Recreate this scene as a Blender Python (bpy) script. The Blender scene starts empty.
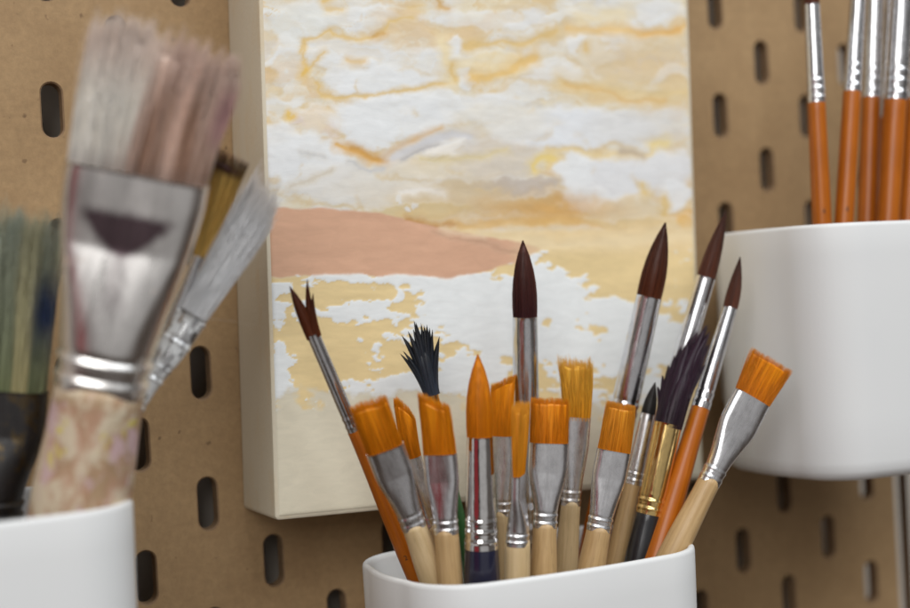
import bpy, math, random
import numpy as np
from mathutils import Vector, Matrix
random.seed(7); rng = np.random.default_rng(7)
C = bpy.context.scene.collection
MM = 0.001
# ------------------------------------------------------------------ camera model (board frame: x right, y down, z into the wall, mm)
F = 1407.035
R = np.array([[0.8978006981757387, 0.05377096276442401, -0.43710706917017844],
              [-0.05138610894281163, 0.9985291877225285, 0.01728956546315996],
              [0.437393843307006, 0.0069386475320717235, 0.8992432824367119]])
CP = np.array([-97.20025358, -39.86225447, -420.78906319])
def at(px, py, Y):
    """point (Blender axes, mm) seen at photograph position px,py in the plane Y mm in front (-) of the board"""
    d = R.T @ np.array([(px - 455) / F, (py - 304) / F, 1]); t = (Y - CP[2]) / d[2]
    p = CP + t * d
    return np.array([p[0], p[2], -p[1]])
def depth(p):
    return float((R @ (np.array([p[0], -p[2], p[1]]) - CP))[2])
def to_px(P):
    q = (np.stack([P[:, 0], -P[:, 2], P[:, 1]], 1) - CP) @ R.T
    return 455 + F * q[:, 0] / q[:, 2], 304 + F * q[:, 1] / q[:, 2]
cam_right = np.array([R[0][0], R[0][2], -R[0][1]]); cam_down = np.array([R[1][0], R[1][2], -R[1][1]]); cam_fwd = np.array([R[2][0], R[2][2], -R[2][1]])
def lin(c):
    c = np.asarray(c, float) / 255
    return np.where(c <= .04045, c / 12.92, ((c + .055) / 1.055) ** 2.4)
# ------------------------------------------------------------------ object helpers
def tag(o, label=None, cat=None, group=None, kind=None):
    if label: o['label'] = label
    if cat: o['category'] = cat
    if group: o['group'] = group
    if kind: o['kind'] = kind
    return o
def mesh_obj(name, V, Fc, mat, parent=None, smooth=True, col=None, angle=None):
    me = bpy.data.meshes.new(name); me.from_pydata((np.asarray(V, float) * MM).tolist(), [], [tuple(int(i) for i in f) for f in Fc])
    me.materials.append(mat)
    if smooth:
        me.polygons.foreach_set('use_smooth', [True] * len(me.polygons))
    if col is not None:
        a = me.color_attributes.new('col', 'FLOAT_COLOR', 'POINT')
        cc = np.ones((len(V), 4)); cc[:, :3] = col; a.data.foreach_set('color', cc.ravel())
    me.update(); me.validate()
    if angle: me.set_sharp_from_angle(angle=math.radians(angle))
    o = bpy.data.objects.new(name, me); C.objects.link(o)
    if parent: o.parent = parent
    return o
def empty(name, M4):
    o = bpy.data.objects.new(name, None); C.objects.link(o); o.empty_display_size = .01; o.matrix_world = M4
    return o
def loft(secs, cap0=True, cap1=True):
    secs = [np.asarray(s, float) for s in secs]; n = len(secs[0]); V = np.concatenate(secs); Fc = []
    for i in range(len(secs) - 1):
        a, b = i * n, (i + 1) * n
        for k in range(n):
            k2 = (k + 1) % n; Fc.append((a + k, a + k2, b + k2, b + k))
    if cap0: V = np.vstack([V, secs[0].mean(0)]); c = len(V) - 1; Fc += [(c, (k + 1) % n, k) for k in range(n)]
    if cap1:
        V = np.vstack([V, secs[-1].mean(0)]); c = len(V) - 1; a = (len(secs) - 1) * n; Fc += [(c, a + k, a + (k + 1) % n) for k in range(n)]
    return V, Fc
def join(parts):
    V = []; Fc = []; Cc = []; o = 0
    for p in parts:
        V.append(p[0]); Fc += [tuple(i + o for i in f) for f in p[1]]; o += len(p[0])
        if len(p) > 2: Cc.append(p[2])
    return np.vstack(V), Fc, (np.vstack(Cc) if Cc else None)
# ------------------------------------------------------------------ materials
def newmat(name):
    m = bpy.data.materials.new(name); m.use_nodes = True; nt = m.node_tree; b = nt.nodes['Principled BSDF']; return m, nt, b
def node(nt, t, **k):
    n = nt.nodes.new(t)
    for a, v in k.items():
        if a in n.inputs.keys() if isinstance(a, str) else False: n.inputs[a].default_value = v
        else: setattr(n, a, v)
    return n
def noise(nt, scale, detail=4, vec_scale=(1, 1, 1), rough=.55, dist=0):
    tc = node(nt, 'ShaderNodeTexCoord'); mp = node(nt, 'ShaderNodeMapping'); mp.inputs['Scale'].default_value = vec_scale
    nt.links.new(tc.outputs['Object'], mp.inputs['Vector'])
    nz = node(nt, 'ShaderNodeTexNoise'); nz.inputs['Scale'].default_value = scale; nz.inputs['Detail'].default_value = detail
    nz.inputs['Roughness'].default_value = rough; nz.inputs['Distortion'].default_value = dist
    nt.links.new(mp.outputs[0], nz.inputs['Vector']); return nz.outputs['Fac']
def ramp(nt, fac, stops):
    r = node(nt, 'ShaderNodeValToRGB'); e = r.color_ramp.elements
    while len(e) < len(stops): e.new(.5)
    for el, (p, c) in zip(e, stops): el.position = p; el.color = (*c, 1) if len(c) == 3 else c
    nt.links.new(fac, r.inputs[0]); return r.outputs[0]
def mix(nt, fac, a, b, mode='MIX'):
    m = node(nt, 'ShaderNodeMix', data_type='RGBA', blend_type=mode)
    for s, v in ((0, fac), (6, a), (7, b)):
        if isinstance(v, (int, float)): m.inputs[s].default_value = v
        elif isinstance(v, tuple): m.inputs[s].default_value = (*v, 1) if len(v) == 3 else v
        else: nt.links.new(v, m.inputs[s])
    return m.outputs[2]
def bump(nt, b, h, strength, dist):
    n = node(nt, 'ShaderNodeBump'); n.inputs['Strength'].default_value = strength; n.inputs['Distance'].default_value = dist
    nt.links.new(h, n.inputs['Height']); nt.links.new(n.outputs[0], b.inputs['Normal'])
G3 = lambda v: (v, v, v)

def mat_plastic():
    m, nt, b = newmat('white_plastic'); b.inputs['Roughness'].default_value = .42
    n = noise(nt, 30, 3); nt.links.new(mix(nt, n, (.72, .73, .735), (.76, .765, .76)), b.inputs['Base Color'])
    bump(nt, b, noise(nt, 900, 2), .06, .0003); b.inputs['Specular IOR Level'].default_value = .4
    return m
def mat_board():
    m, nt, b = newmat('hardboard'); b.inputs['Roughness'].default_value = .62; b.inputs['Specular IOR Level'].default_value = .3
    big = noise(nt, 14, 4); fib = noise(nt, 420, 5, (1, 1, 1), .7); spk = noise(nt, 260, 2, (1, 1, .8))
    c = mix(nt, ramp(nt, big, [(.3, G3(0)), (.7, G3(1))]), (.335, .212, .103), (.445, .293, .15))
    c = mix(nt, ramp(nt, fib, [(.3, G3(.75)), (.7, G3(1.0))]), (.0, .0, .0), c)
    c = mix(nt, ramp(nt, spk, [(.69, G3(0)), (.75, G3(.7))]), c, (.11, .06, .03))
    mid = noise(nt, 90, 4, (1, 1, 1), .7); c = mix(nt, ramp(nt, mid, [(.35, G3(.3)), (.6, G3(0))]), c, (.27, .165, .08))
    nt.links.new(c, b.inputs['Base Color']); bump(nt, b, fib, .25, .0004); return m
def mat_board_edge():
    m, nt, b = newmat('cut_hardboard'); b.inputs['Roughness'].default_value = .8
    n = noise(nt, 500, 3); nt.links.new(mix(nt, n, (.16, .095, .05), (.30, .19, .10)), b.inputs['Base Color']); return m
def mat_flat(name, c, rough, spec=.5, coat=0):
    m, nt, b = newmat(name); b.inputs['Roughness'].default_value = rough; b.inputs['Specular IOR Level'].default_value = spec
    n = noise(nt, 120, 3); c2 = tuple(x * .8 for x in c); nt.links.new(mix(nt, n, c2, tuple(c)), b.inputs['Base Color'])
    b.inputs['Coat Weight'].default_value = coat; b.inputs['Coat Roughness'].default_value = .12
    return m
def mat_wood(name, c1, c2):
    m, nt, b = newmat(name); b.inputs['Roughness'].default_value = .42
    g = noise(nt, 900, 5, (1, 1, .035), .6, .4); f = noise(nt, 3000, 2, (1, 1, .05)); big = noise(nt, 90, 2, (1, 1, .3))
    c = mix(nt, ramp(nt, g, [(.32, G3(0)), (.68, G3(1))]), c1, c2)
    c = mix(nt, ramp(nt, f, [(.60, G3(0)), (.72, G3(.45))]), c, tuple(x * .5 for x in c1))
    c = mix(nt, ramp(nt, big, [(.4, G3(0)), (.7, G3(.35))]), c, tuple(x * .72 for x in c1))
    nt.links.new(c, b.inputs['Base Color']); bump(nt, b, f, .12, .0001); return m
def mat_lacquer(name, c1, c2):
    m, nt, b = newmat(name); b.inputs['Roughness'].default_value = .32; b.inputs['Coat Weight'].default_value = .12; b.inputs['Coat Roughness'].default_value = .2; b.inputs['Specular IOR Level'].default_value = .35
    g = noise(nt, 1400, 4, (1, 1, .03), .6, .3); big = noise(nt, 60, 2)
    c = mix(nt, ramp(nt, g, [(.3, G3(0)), (.7, G3(1))]), c1, c2); c = mix(nt, ramp(nt, big, [(.4, G3(0)), (.75, G3(.4))]), c, tuple(x * .6 for x in c1))
    nt.links.new(c, b.inputs['Base Color']); return m
def mat_metal(name, c, rough, stain=None, smear=.0, bs=.18, k=1.0):
    m, nt, b = newmat(name); b.inputs['Metallic'].default_value = 1
    sc = noise(nt, 700 * k, 4, (1, 1, .12), .6); sp = noise(nt, 500 * k, 5, (1, 1, .6), .7)
    nt.links.new(ramp(nt, sc, [(.3, G3(rough * .7)), (.75, G3(rough * 1.6))]), b.inputs['Roughness'])
    col = mix(nt, ramp(nt, sp, [(.45, G3(0)), (.8, G3(.55))]), tuple(c), tuple(x * .5 for x in c))
    if stain:
        s = noise(nt, 330 * max(k, .5), 4, (1, 1, .5), .65); fac = ramp(nt, s, [(.60 - smear, G3(0)), (.66 - smear, G3(1))])
        col = mix(nt, fac, col, stain)
        inv = node(nt, 'ShaderNodeMath', operation='SUBTRACT'); inv.inputs[0].default_value = 1; nt.links.new(fac, inv.inputs[1]); nt.links.new(inv.outputs[0], b.inputs['Metallic'])
    nt.links.new(col, b.inputs['Base Color']); bump(nt, b, noise(nt, 260 if bs > .1 else 90, 3, (1, 1, .4)), bs, .0006); return m
def add_v_patch(m):  # blends a dark purple V, masked by 'col', into the base colour
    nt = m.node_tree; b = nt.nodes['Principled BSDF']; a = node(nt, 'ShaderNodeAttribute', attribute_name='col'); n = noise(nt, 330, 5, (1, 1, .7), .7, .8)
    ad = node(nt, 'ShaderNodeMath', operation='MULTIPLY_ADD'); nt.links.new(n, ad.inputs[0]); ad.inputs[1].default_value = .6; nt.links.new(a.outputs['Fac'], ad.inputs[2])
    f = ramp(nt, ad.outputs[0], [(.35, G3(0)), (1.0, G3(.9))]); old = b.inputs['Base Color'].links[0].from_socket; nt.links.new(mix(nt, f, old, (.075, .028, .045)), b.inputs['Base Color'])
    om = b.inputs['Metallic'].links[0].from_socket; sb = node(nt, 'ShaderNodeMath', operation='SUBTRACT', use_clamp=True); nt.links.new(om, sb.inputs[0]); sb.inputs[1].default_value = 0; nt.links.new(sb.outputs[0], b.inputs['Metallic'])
def mat_bristle(name, rough=.42, sheen=.0, spec=.22):
    m, nt, b = newmat(name); b.inputs['Roughness'].default_value = rough; b.inputs['Specular IOR Level'].default_value = spec
    a = node(nt, 'ShaderNodeAttribute', attribute_name='col'); g = noise(nt, 1700, 4, (1, 1, .05), .6)
    nt.links.new(mix(nt, 1.0, a.outputs['Color'], ramp(nt, g, [(.3, G3(.84)), (.7, G3(1.1))]), 'MULTIPLY'), b.inputs['Base Color'])
    b.inputs['Subsurface Weight'].default_value = max(.12, sheen); b.inputs['Subsurface Radius'].default_value = (.0012, .0007, .0004) if not sheen else (.003, .0025, .002); b.inputs['Subsurface Scale'].default_value = .6
    bump(nt, b, g, .16, .0002); return m
def mat_paint():
    m, nt, b = newmat('acrylic_paint'); b.inputs['Roughness'].default_value = .36; b.inputs['Specular IOR Level'].default_value = .35
    a = node(nt, 'ShaderNodeAttribute', attribute_name='col'); g = noise(nt, 260, 5, (.5, 1, 1.6), .65, .6)
    nt.links.new(mix(nt, 1.0, a.outputs['Color'], ramp(nt, g, [(.3, G3(.93)), (.7, G3(1.04))]), 'MULTIPLY'), b.inputs['Base Color'])
    bump(nt, b, g, .08, .0003); return m
def mat_canvas():
    m, nt, b = newmat('primed_canvas'); b.inputs['Roughness'].default_value = .8
    w = noise(nt, 700, 2); n = noise(nt, 25, 3)
    c = mix(nt, n, (.58, .51, .38), (.67, .61, .49)); nt.links.new(mix(nt, ramp(nt, noise(nt, 60, 5, (1, 1, .5), .65), [(.52, G3(0)), (.70, G3(.5))]), c, (.62, .47, .27)), b.inputs['Base Color']); bump(nt, b, w, .25, .0003); return m
def mat_paint_smeared_wood():
    m, nt, b = newmat('paint_smeared_wood'); b.inputs['Roughness'].default_value = .6
    a = noise(nt, 85, 5, (1, 1, .8), .6, .3); b2 = noise(nt, 100, 5, (1, 1, .7), .65, .4); c3 = noise(nt, 160, 4, (1.1, 1, .6), .6, .5); gr = noise(nt, 900, 4, (1, 1, .05))
    mp4 = noise(nt, 95, 5, (1, 1.3, .6), .65, .4)
    c = mix(nt, gr, (.30, .185, .10), (.50, .35, .21))
    c = mix(nt, ramp(nt, a, [(.42, G3(0)), (.60, G3(.65))]), c, (.55, .29, .21))
    c = mix(nt, ramp(nt, b2, [(.46, G3(0)), (.56, G3(.85))]), c, (.66, .57, .42))
    c = mix(nt, ramp(nt, mp4, [(.54, G3(0)), (.62, G3(.8))]), c, (.62, .44, .48))
    c = mix(nt, ramp(nt, c3, [(.64, G3(0)), (.66, G3(.9))]), c, (.66, .55, .12))
    nt.links.new(c, b.inputs['Base Color']); bump(nt, b, b2, .5, .0012); return m

M = dict(plastic=mat_plastic(), board=mat_board(), edge=mat_board_edge(), canvas=mat_canvas(), paint=mat_paint(),
         beech=mat_wood('pale_beech', (.44, .275, .12), (.60, .41, .205)), birch=mat_wood('cream_birch', (.56, .40, .205), (.70, .53, .31)),
         orange=mat_lacquer('orange_lacquer', (.34, .082, .004), (.48, .135, .008)),
         navy=mat_flat('navy_lacquer', (.012, .013, .035), .22, .5, .6), black=mat_flat('black_lacquer', (.012, .012, .015), .3, .5, .4),
         green=mat_flat('green_lacquer', (.03, .12, .035), .3, .5, .4), greyblue=mat_flat('grey_blue_lacquer', (.16, .18, .20), .35),
         nickel=mat_metal('nickel', (.70, .70, .72), .20), alu=mat_metal('aluminium', (.80, .80, .82), .26), chrome=mat_metal('bright_chrome', (.88, .87, .86), .07),
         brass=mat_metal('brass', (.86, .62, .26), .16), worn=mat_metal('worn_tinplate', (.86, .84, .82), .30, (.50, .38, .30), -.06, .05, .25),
         white_ferrule=mat_metal('paint_covered_ferrule', (.52, .52, .53), .25, (.78, .79, .79), .15),
         dark_ferrule=mat_metal('dark_paint_ferrule', (.10, .075, .045), .4, (.012, .010, .010), .2),
         smeared=mat_paint_smeared_wood(), br=mat_bristle('bristle'), br_soft=mat_bristle('soft_hair', .55, .3, .3), brd=mat_bristle('dark_sable', .36, 0, .28), ink=mat_flat('black_print', (.02, .015, .015), .5))

add_v_patch(M['worn'])
# ------------------------------------------------------------------ the wall and the pegboard
def build_board():
    x0c, x1c, r0, r1 = -9, 14, -12, 12
    NS = 10; hw, hh = 3.0, 8.0
    def stad(cx, cz, g=0.0):
        pts = []; w = hw + g; s = hh - hw
        for k in range(NS + 1):
            a = math.pi * k / NS; pts.append((cx + w * math.cos(a), cz + s + w * math.sin(a)))
        for k in range(NS + 1):
            a = math.pi + math.pi * k / NS; pts.append((cx + w * math.cos(a), cz - s + w * math.sin(a)))
        return pts
    V = []; Fc = []; mats = []
    def add(p, y): V.append((p[0], y, p[1])); return len(V) - 1
    xr = x1c * 20 + 20.5
    for c in range(x0c, x1c + 1):
        for r in range(r0, r1 + 1):
            if (c + r) % 2: continue
            cx, cz = c * 20, -r * 20
            xa, xb = cx - 10, (cx + 10 if c < x1c else xr)
            ring = stad(cx, cz, .45); inner = stad(cx, cz); n = len(ring)
            # rectangle points in the direction of every ring point
            outer = []
            for (px, pz) in ring:
                dx, dz = px - cx, pz - cz
                k = min(((xb - cx) if dx > 0 else (cx - xa)) / abs(dx) if abs(dx) > 1e-6 else 1e9, 20 / abs(dz) if abs(dz) > 1e-6 else 1e9)
                outer.append((cx + dx * k, cz + dz * k))
            for (Y, flip) in ((0, False), (5, True)):
                rg = [add(p, Y) for p in (ring if Y == 0 else inner)]; ot = [add(p, Y) for p in outer]
                cor = {}
                for k in range(n):
                    k2 = (k + 1) % n
                    f = [rg[k], ot[k], ot[k2], rg[k2]]
                    a, b2 = outer[k], outer[k2]
                    if abs(a[0] - b2[0]) > 1e-6 and abs(a[1] - b2[1]) > 1e-6:      # a corner lies between
                        cxn = xb if max(a[0], b2[0]) > cx + 1 else xa; czn = cz + 20 if max(a[1], b2[1]) > cz + 1 else cz - 20
                        f = [rg[k], ot[k], add((cxn, czn), Y), ot[k2], rg[k2]]
                    Fc.append(tuple(f if flip else f[::-1])); mats.append(0)
                if Y == 0: fr = rg
                else: bk = rg
            lip = [add(p, .4) for p in inner]
            for k in range(n):
                k2 = (k + 1) % n
                Fc.append((fr[k], fr[k2], lip[k2], lip[k])); mats.append(1)
                Fc.append((lip[k], lip[k2], bk[k2], bk[k])); mats.append(1)
    # side edge strip on the right
    zt, zb = -r0 * 20 + 20, -r1 * 20 - 20
    e = [add((xr, zt), 0), add((xr, zb), 0), add((xr, zb), 5), add((xr, zt), 5)]; Fc.append(tuple(e)); mats.append(1)
    o = mesh_obj('pegboard', V, Fc, M['board'], smooth=False); o.data.materials.append(M['edge'])
    o.data.polygons.foreach_set('material_index', mats)
    tag(o, 'brown hardboard pegboard with staggered oval slots behind the cups and painting', 'pegboard')
build_board()
wm = mat_flat('painted_wall', (.60, .54, .47), .8)
V, Fc = [(-700, 24, -500), (900, 24, -500), (900, 24, 600), (-700, 24, 600), (-700, 60, -500), (900, 60, -500), (900, 60, 600), (-700, 60, 600)], [(0, 1, 2, 3), (7, 6, 5, 4), (0, 4, 5, 1), (1, 5, 6, 2), (2, 6, 7, 3), (3, 7, 4, 0)]
tag(mesh_obj('wall', V, Fc, wm, smooth=False), kind='structure')

# ------------------------------------------------------------------ numpy noise
def vnoise(x, y, seed):
    xi = np.floor(x).astype(np.int64); yi = np.floor(y).astype(np.int64); xf = x - xi; yf = y - yi
    def h(a, b):
        n = (a * 374761393 + b * 668265263 + seed * 974711) & 0x7fffffff; n = ((n ^ (n >> 13)) * 1274126177) & 0x7fffffff; n = (n ^ (n >> 16)) & 0xffff
        return n / 65535.
    u = xf * xf * (3 - 2 * xf); v = yf * yf * (3 - 2 * yf)
    return (h(xi, yi) * (1 - u) + h(xi + 1, yi) * u) * (1 - v) + (h(xi, yi + 1) * (1 - u) + h(xi + 1, yi + 1) * u) * v
def fbm(x, y, seed, o=5):
    s = 0; a = .5
    for k in range(o): s = s + a * vnoise(x * 2 ** k, y * 2 ** k, seed + 17 * k); a *= .5
    return s / (1 - .5 ** o)
sm = lambda a, b, x: (lambda t: t * t * (3 - 2 * t))(np.clip((x - a) / (b - a), 0, 1))

# ------------------------------------------------------------------ the painting
def paint_colour(x, y):
    wx = x + (fbm(x / 16, y / 12, 3) - .5) * 20 + (fbm(x / 5, y / 4, 8, 3) - .5) * 5; wy = y + (fbm(x / 18, y / 14, 5) - .5) * 16 + (fbm(x / 5, y / 5, 9, 3) - .5) * 4
    h = np.zeros_like(x); g0 = lambda cx, cy, sx, sy: np.exp(-((wx - cx) / sx) ** 2 - ((wy - cy) / sy) ** 2)
    W = lin((214, 216, 217)); GR = lin((190, 187, 186)); CR = lin((212, 205, 188)); PG = lin((222, 204, 160)); G = lin((212, 178, 104)); GD = lin((198, 150, 62)); SK = lin((206, 190, 158)); PK = lin((212, 196, 184))
    col = np.tile(lin((209, 202, 184)), (len(x), 1))
    def over(c, m):
        nonlocal col; m = np.clip(m, 0, 1)[:, None]; col = col * (1 - m) + np.asarray(c) * m
    hz = fbm(x / 70, y / 11, 21); over(PG, sm(.42, .62, hz) * (.25 + .55 * sm(380, 640, x))); over(W, sm(.5, .66, fbm(x / 45, y / 12, 22)) * .6)
    over(SK, sm(500, 640, x + (fbm(x / 30, y / 9, 44) - .5) * 120) * sm(8, 40, y) * (1 - sm(98, 112, y)) * .85)
    over(lin((206, 207, 203)), (1 - sm(310, 360, wx)) * (1 - sm(60, 90, wy)) * .7)
    def el(cx, cy, rx, ry, c, a=1., soft=.35, ang=0, warp=1.):
        nonlocal h
        X = x + (wx - x) * warp - cx; Y = y + (wy - y) * warp - cy; ca, sa = math.cos(ang), math.sin(ang)
        d = np.sqrt(((X * ca + Y * sa) / rx) ** 2 + ((-X * sa + Y * ca) / ry) ** 2); m = 1 - sm(1 - soft, 1 + soft * .3, d)
        over(c, m * a); h += m * a * .3
        rim = np.exp(-((d - .98) / .10) ** 2) * sm(-.2, .7, Y / ry) * sm(.35, .6, fbm(x / 17, y / 12, int(cx) % 97, 3)); over(lin((203, 178, 128)), rim * a * .75)
        hi = np.exp(-((d - .80) / .12) ** 2) * sm(.1, .8, -Y / ry); over(lin((222, 223, 222)), hi * a * .35)
    def st(pts, w, c, a=1., soft=.6, warp=.55):
        nonlocal h
        X = x + (wx - x) * warp; Y = y + (wy - y) * warp; d = np.full_like(x, 1e9)
        for (ax, ay), (bx, by) in zip(pts[:-1], pts[1:]):
            vx, vy = bx - ax, by - ay; t = np.clip(((X - ax) * vx + (Y - ay) * vy) / (vx * vx + vy * vy), 0, 1); d = np.minimum(d, np.hypot(X - ax - t * vx, Y - ay - t * vy))
        wv = w * (.45 + 1.1 * fbm(x / 13, y / 13, 78 + int(w * 10) + int(pts[0][0]) % 13, 3)); pale = c * .75 + lin((214, 200, 168)) * .25
        m2 = 1 - sm(0, 1, d / (wv * 3.6)); over(pale, m2 * a * .85); m = 1 - sm(.25, 1.15, d / wv); over(c, m * a * .8); h -= m * a * .25 + m2 * a * .1
    # marbled body of the sky: pale puffs outlined by thin gold veins
    mx_, my_ = x + (fbm(x / 30, y / 22, 91) - .5) * 60, y + (fbm(x / 26, y / 20, 92) - .5) * 44
    f1 = fbm(mx_ / 66, my_ / 28, 93, 4); f2 = fbm(mx_ / 40, my_ / 20, 94, 3); up = 1 - sm(195, 235, y)
    over(lin((207, 186, 146)), sm(.5, .66, f1) * up * .75); over(lin((214, 215, 213)), sm(.52, .44, f1) * 0 + sm(.53, .63, f2) * up * .75); over(lin((196, 194, 192)), sm(.60, .72, fbm(mx_ / 30, my_ / 12, 96, 4)) * up * .45)
    vein = np.exp(-((f2 - .5) / .012) ** 2) * sm(.42, .62, fbm(x / 60, y / 30, 95, 3)); over(lin((208, 180, 122)), vein * up * .85); h -= vein * up * .2
    vein = np.exp(-((f1 - .52) / .010) ** 2) * sm(.45, .6, fbm(x / 50, y / 30, 97, 3)); over(lin((204, 170, 104)), vein * up * .6)
    h += up * (fbm(mx_ / 40, my_ / 20, 94, 2) - .5) * 1.2
    f3 = fbm(mx_ / 20, my_ / 9, 98, 5); over(lin((216, 217, 215)), sm(.56, .68, f3) * up * .25); over(lin((206, 192, 160)), sm(.44, .34, f3) * 0 + sm(.58, .70, fbm(mx_ / 36, my_ / 12, 99, 3)) * up * .4)
    och = sm(.5, .68, fbm(mx_ / 80, my_ / 18, 101, 4)) * up; over(lin((212, 186, 134)), och * .5); over(lin((204, 158, 78)), sm(.62, .74, fbm(mx_ / 80, my_ / 18, 101, 4)) * up * .35)
    # upper clouds
    el(345, 15, 60, 18, W, .4); el(300, 25, 35, 30, lin((209, 211, 207)), .7); el(350, 55, 55, 16, W, .6); el(385, 85, 60, 22, W, .85); el(340, 80, 22, 16, W, .8); el(480, 20, 80, 10, W, .5); el(455, 48, 9, 14, W, .8)
    el(440, 60, 40, 16, W, .55); el(548, 72, 40, 13, W, .7); el(590, 50, 30, 16, CR, .8); el(614, 40, 16, 9, W, .6); el(575, 45, 8, 12, W, .8); el(635, 27, 6, 7, W, .9); el(660, 12, 30, 11, W, .6)
    el(490, 66, 45, 16, PG, .7); el(465, 78, 7, 8, W, .95, .3); el(285, 62, 18, 30, W, .45); el(372, 62, 8, 5, W, .9)
    st([(322, 2), (330, -3)], 3, G); st([(326, 10), (340, 8)], 3, G, .6)
    st([(300, 52), (303, 42), (318, 39), (330, 31), (338, 38), (360, 42), (378, 38), (392, 22), (410, 18)], 2.0, G, .8)
    st([(303, 42), (304, 68), (312, 64), (324, 52)], 1.7, G, .75); st([(303, 68), (300, 74)], 3, lin((222, 178, 60)), .9)
    st([(345, 61), (366, 60)], 2.6, lin((214, 176, 104)), .6, .4, .5); st([(376, 38), (384, 34)], 2.5, GD, .7)
    st([(314, 84), (320, 94), (345, 97), (390, 93), (425, 88), (455, 81)], 1.7, G, .85); st([(452, 80), (455, 68), (446, 60), (440, 42)], 4, PG, .9); st([(455, 80), (452, 66)], 2.4, G, .8)
    st([(474, 78), (492, 76), (505, 73), (518, 62), (535, 58)], 4, lin((220, 178, 88)), .8); st([(465, 48), (480, 43), (500, 42), (520, 44), (540, 38), (556, 33)], 3, G, .85); st([(432, -4), (440, 6), (448, 10)], 2.6, GD, .7)
    st([(410, 8), (422, 5)], 2, G, .5); st([(568, 28), (590, 30), (625, 30), (640, 34), (670, 31), (690, 24)], 3.2, lin((220, 176, 92)), .85); st([(640, 34), (655, 33), (678, 29)], 2.2, lin((218, 165, 70)), .8); st([(586, 45), (587, 51)], 2.6, G, .8)
    st([(580, 18), (620, 16)], 7, PG, .6); st([(562, 85), (590, 88), (640, 96), (690, 92)], 6, lin((216, 190, 130)), .75, .8); st([(565, 86), (600, 90), (620, 99), (665, 101)], 2.2, lin((210, 170, 95)), .7)
    # left lower swirl
    el(315, 118, 30, 16, lin((216, 200, 176)), .8); el(298, 120, 10, 9, PK, .8); el(333, 128, 12, 10, PK, .9, .3)
    st([(290, 112), (288, 122), (294, 116)], 2.6, lin((222, 182, 70)), .9); st([(268, 122), (280, 131), (300, 133)], 2, G, .75); st([(325, 108), (338, 118), (342, 135)], 2, G, .5)
    # wide central clouds
    el(390, 118, 70, 24, W, .92); el(370, 130, 32, 22, W, .85); el(470, 108, 60, 16, W, .75); el(570, 128, 100, 22, lin((212, 215, 219)), .95); el(500, 120, 60, 20, CR, .5); el(640, 128, 60, 22, lin((204, 203, 200)), .7)
    el(310, 165, 50, 32, W, .95, .3); el(345, 185, 60, 24, lin((211, 208, 202)), .9); el(280, 150, 26, 30, W, .9)
    el(390, 190, 40, 30, lin((210, 204, 192)), .85)
    el(440, 150, 45, 16, lin((208, 206, 203)), .8); el(440, 165, 70, 16, lin((214, 202, 178)), .75); el(500, 160, 50, 26, lin((202, 192, 178)), .8)
    el(475, 195, 90, 20, lin((196, 176, 140)), .9); el(525, 185, 55, 10, lin((176, 166, 160)), .8, .7); el(540, 205, 70, 16, lin((196, 152, 72)), .85, .7)
    el(420, 212, 60, 10, lin((204, 180, 120)), .8); st([(405, 222), (440, 226), (490, 224), (560, 220), (600, 225), (650, 224), (692, 212)], 5, lin((212, 164, 70)), .8, .8)
    st([(404, 222), (430, 226), (455, 227)], 2.4, lin((186, 130, 50)), .9)
    st([(334, 144), (352, 150), (370, 158), (382, 160), (395, 150), (412, 140), (440, 128)], 2.8, lin((212, 160, 62)), .95, .5, .35); st([(352, 149), (372, 158), (386, 162)], 3.6, lin((204, 148, 48)), .9, .5, .35)
    st([(392, 158), (410, 150), (430, 140), (452, 133), (470, 138)], 4.5, lin((196, 196, 200)), .9, .5, .3); st([(400, 160), (420, 150), (436, 145)], 1.6, lin((160, 158, 162)), .6, .8, .3)
    el(446, 148, 24, 9, lin((222, 216, 206)), .9, .5, -.25); st([(420, 158), (450, 160), (480, 158), (505, 150)], 2.5, lin((208, 190, 140)), .7)
    st([(350, 162), (368, 170), (385, 168)], 2, lin((186, 186, 188)), .7); st([(290, 186), (310, 180), (330, 172)], 2, lin((196, 186, 168)), .7); st([(300, 152), (325, 158)], 2, lin((190, 190, 190)), .6)
    st([(400, 193), (415, 189), (430, 190), (445, 196)], 3.6, lin((226, 224, 220)), .9); el(408, 212, 5, 4, W, .9); el(418, 207, 4, 6, W, .9); el(395, 200, 4, 4, W, .7)
    # lower right cloud
    el(610, 180, 55, 26, lin((210, 212, 215)), .95, .3); el(574, 172, 22, 22, W, .95, .35); el(590, 200, 34, 14, W, .85); el(665, 172, 34, 26, lin((208, 209, 210)), .95, .35); el(676, 196, 16, 18, W, .9)
    st([(545, 150), (570, 148), (600, 156), (630, 156), (650, 154), (660, 143)], 2, lin((220, 196, 140)), .85); st([(622, 153), (640, 156)], 3, lin((180, 162, 140)), .7); st([(655, 146), (667, 141)], 3, lin((222, 200, 130)), .8)
    st([(536, 170), (534, 164), (541, 157), (553, 158)], 3, lin((224, 196, 100)), .85)
    el(625, 208, 40, 14, lin((208, 192, 158)), .85); st([(644, 194), (643, 186)], 3, lin((216, 186, 110)), .8); st([(662, 216), (668, 206), (664, 198)], 3.2, lin((208, 176, 100)), .85); el(640, 222, 60, 7, lin((214, 190, 140)), .8); el(688, 222, 12, 10, lin((218, 172, 84)), .8)
    over(lin((205, 152, 62)), g0(545, 208, 70, 11) * .8); over(lin((208, 176, 120)), g0(640, 62, 60, 22) * .5); over(lin((200, 178, 140)), g0(470, 200, 80, 16) * .5)
    # peach hill
    n2 = (fbm(x / 20, y / 20, 31) - .5)
    ytop = np.interp(x, [240, 285, 330, 380, 430, 480, 530, 560, 700], [209, 208, 209, 213, 226, 235, 245, 256, 262]) + n2 * 5
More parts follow.
